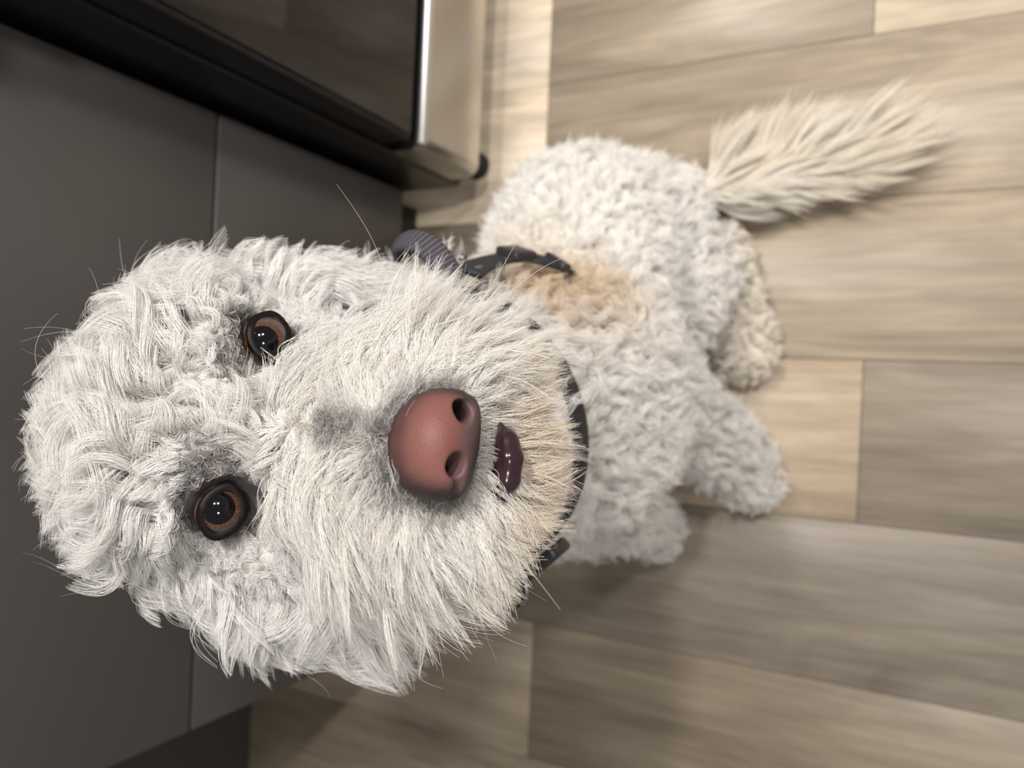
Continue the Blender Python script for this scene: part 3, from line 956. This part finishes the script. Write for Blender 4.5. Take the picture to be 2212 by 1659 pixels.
# ------------------------------------------------------------------ collar and harness
def sweep(name, pts, wides, w, t, mat, parent=None, closed=False, n_round=3):
    """flat webbing along pts; wides = direction across the band at each point"""
    pts = np.array(pts, float); m = len(pts)
    prof = []
    for cx_, cy_, a0 in ((w / 2 - t / 2, 0, -90), (-w / 2 + t / 2, 0, 90)):
        for k in range(5):
            a = math.radians(a0 + 45 * k)
            prof.append((cx_ + t / 2 * math.cos(a), cy_ + t / 2 * math.sin(a)))
    v, f = [], []
    kk = len(prof)
    for i in range(m):
        if closed:
            tn_ = unit(pts[(i + 1) % m] - pts[i - 1])
        else:
            tn_ = unit(pts[min(i + 1, m - 1)] - pts[max(i - 1, 0)])
        wd = np.array(wides[i]); wd = unit(wd - tn_ * (wd @ tn_))
        up = np.cross(tn_, wd)
        for a, b in prof:
            v.append(pts[i] + wd * a + up * b)
    for i in range(m if closed else m - 1):
        j = (i + 1) % m
        for k in range(kk):
            l_ = (k + 1) % kk
            f.append((i * kk + k, i * kk + l_, j * kk + l_, j * kk + k))
    if not closed:
        f.append(tuple(range(kk))[::-1]); f.append(tuple(range((m - 1) * kk, m * kk)))
    return mesh_obj(name, v, f, mat, parent, True)
def smooth_path(pts, n):
    pts = np.array(pts, float)
    out = []
    ext = np.vstack([2 * pts[0] - pts[1], pts, 2 * pts[-1] - pts[-2]])
    for i in range(len(pts) - 1):
        p0, p1, p2, p3 = ext[i:i + 4]
        for k in range(n):
            u = k / n
            out.append(0.5 * ((2 * p1) + (p2 - p0) * u + (2 * p0 - 5 * p1 + 4 * p2 - p3) * u * u + (3 * p1 - p0 - 3 * p2 + p3) * u ** 3))
    out.append(pts[-1])
    return np.array(out)
WEB = plain('black_webbing', (0.012, 0.013, 0.016), rough=0.65, noise=0.35, scale=900)
PLASTIC = plain('black_plastic', (0.02, 0.02, 0.022), rough=0.35, noise=0.1)
METAL = plain('dark_metal', (0.22, 0.21, 0.20), rough=0.22, metal=1.0)
BRASS = plain('brass_metal', (0.55, 0.40, 0.18), rough=0.3, metal=1.0)
def corduroy():
    M = Mat('grey_corduroy')
    at = M.n('ShaderNodeAttribute', attribute_name='rib')
    sn = M.n('ShaderNodeMath', operation='SINE'); M.l(at.outputs['Fac'], sn.inputs[0])
    rp = M.n('ShaderNodeValToRGB')
    rp.color_ramp.elements[0].position = 0.2; rp.color_ramp.elements[0].color = (0.020, 0.017, 0.022, 1)
    rp.color_ramp.elements[1].position = 0.8; rp.color_ramp.elements[1].color = (0.085, 0.075, 0.092, 1)
    mr = M.n('ShaderNodeMapRange'); mr.inputs['From Min'].default_value = -1
    M.l(sn.outputs[0], mr.inputs[0]); M.l(mr.outputs[0], rp.inputs[0]); M.l(rp.outputs[0], M.b.inputs['Base Color'])
    M.set(Roughness=0.85)
    bp = M.n('ShaderNodeBump'); bp.inputs['Strength'].default_value = 0.5; bp.inputs['Distance'].default_value = 0.0006
    M.l(mr.outputs[0], bp.inputs['Height']); M.l(bp.outputs[0], M.b.inputs['Normal'])
    return M.m
CORD = corduroy()

collar = empty('dog_collar', tuple(COLC))
tag(collar, 'black webbing collar with a metal ring around the dog neck', 'collar')
ce1 = unit(np.cross([0, 1, 0], COLN)); ce2 = np.cross(COLN, ce1)
CR = 0.098
angs = np.linspace(0, 2 * math.pi, 72, endpoint=False)
ring_pts = [CR * (math.cos(a) * ce1 + math.sin(a) * ce2) for a in angs]
sweep('band', ring_pts, [COLN] * 72, 0.020, 0.0035, WEB, collar, True)
def collar_frame(a, out=0.0, up=0.0):
    rad = math.cos(a) * ce1 + math.sin(a) * ce2
    tan = -math.sin(a) * ce1 + math.cos(a) * ce2
    return (CR + out) * rad + up * COLN, rad, tan
def oriented_box(name, c, ex, ey, ez, size, mat, parent, bevel):
    o = box(name, [-x / 2 for x in size], [x / 2 for x in size], mat, None, bevel, 3)
    o.parent = parent
    o.matrix_local = Matrix([[ex[i], ey[i], ez[i], c[i]] for i in range(3)] + [[0, 0, 0, 1]])
    return o
c, rad, tan = collar_frame(3.88, 0.008, 0.006)
bk = oriented_box('buckle', c, tan, COLN, np.cross(tan, COLN), (0.036, 0.024, 0.009), PLASTIC, collar, 0.003)
c, rad, tan = collar_frame(3.66, 0.008, 0.006)
oriented_box('brass_slider', c, tan, COLN, np.cross(tan, COLN), (0.007, 0.026, 0.006), BRASS, collar, 0.002)
def torus(name, c, ax1, ax2, R, r, mat, parent, n=36, m=10):
    nrm_ = np.cross(ax1, ax2); v, f = [], []
    for i in range(n):
        a = 2 * math.pi * i / n
        d_ = math.cos(a) * ax1 + math.sin(a) * ax2
        for j in range(m):
            b = 2 * math.pi * j / m
            v.append(c + d_ * (R + r * math.cos(b)) + nrm_ * r * math.sin(b))
    for i in range(n):
        for j in range(m):
            f.append((i * m + j, ((i + 1) % n) * m + j, ((i + 1) % n) * m + (j + 1) % m, i * m + (j + 1) % m))
    return mesh_obj(name, v, f, mat, parent, True)
c, rad, tan = collar_frame(3.58, 0.014, 0.012)
torus('ring', c, rad, unit(COLN * 0.35 - tan * 0.8), 0.0125, 0.0022, METAL, collar)

def on_coat(px, py, off):
    """where the sight line meets the coat, off metres above the skin"""
    d_ = unit(CAM_M @ cam_vec(px, py)); t_ = 0.2
    for _ in range(200):
        p = EYE + d_ * t_
        s_ = float(body_sdf(p[None])[0]) - off
        if s_ < 0.0005:
            break
        t_ += max(s_ * 0.7, 0.0005)
    g_ = np.array([float(body_sdf((p + e_)[None])[0] - body_sdf((p - e_)[None])[0]) for e_ in np.eye(3) * 0.004])
    return p, unit(g_)
harness = empty('dog_harness', (0.08, 0.27, 0.50))
tag(harness, 'dark harness strap with a grey corduroy loop on the dog back', 'harness')
h0 = np.array([0.08, 0.27, 0.50])
hp, hn_ = [], []
for px, py, off in ((1012, 588, 0.031), (1040, 572, 0.028), (1080, 560, 0.026), (1125, 554, 0.026), (1170, 562, 0.025), (1212, 576, 0.019), (1240, 596, 0.008)):
    p, nn_ = on_coat(px, py, off); hp.append(p); hn_.append(nn_)
path = smooth_path(hp, 8); nrmp = smooth_path(hn_, 8)
wd = []
for i in range(len(path)):
    tg_ = unit(path[min(i + 1, len(path) - 1)] - path[max(i - 1, 0)])
    wd.append(np.cross(tg_, unit(nrmp[i])))
strap = sweep('strap', path - h0, wd, 0.019, 0.004, WEB, harness)
for k, nm, mt, sz in ((22, 'buckle', PLASTIC, (0.022, 0.022, 0.008)), (38, 'slider', PLASTIC, (0.010, 0.022, 0.007))):
    tg_ = unit(path[k + 1] - path[k - 1]); w_ = unit(wd[k])
    oriented_box(nm, path[k] - h0 + unit(nrmp[k]) * 0.002, tg_, w_, np.cross(tg_, w_), sz, mt, harness, 0.002)
loop = smooth_path([at_depth(*p) for p in ((858, 560, 0.475), (866, 526, 0.462), (900, 522, 0.452), (940, 548, 0.446), (966, 585, 0.446), (985, 622, 0.452), (1010, 640, 0.470))], 8)
wdl = [unit(np.cross(loop[min(i + 1, len(loop) - 1)] - loop[max(i - 1, 0)], np.array([0.5, -0.4, 0.75]))) for i in range(len(loop))]
lp = sweep('handle_loop', loop - h0, wdl, 0.017, 0.006, CORD, harness)
nv = len(lp.data.vertices); rib = np.repeat(np.arange(len(loop)) * (2 * math.pi / 1.6), 10)
ra_ = lp.data.attributes.new('rib', 'FLOAT', 'POINT'); ra_.data.foreach_set('value', rib.astype(np.float32))
p_, n2 = on_coat(998, 556, 0.026)
torus('rivet', p_ - h0, unit(np.cross(n2, [0, 0, 1])), unit(np.cross(n2, np.cross(n2, [0, 0, 1]))), 0.0030, 0.0018, METAL, harness, 16, 8)
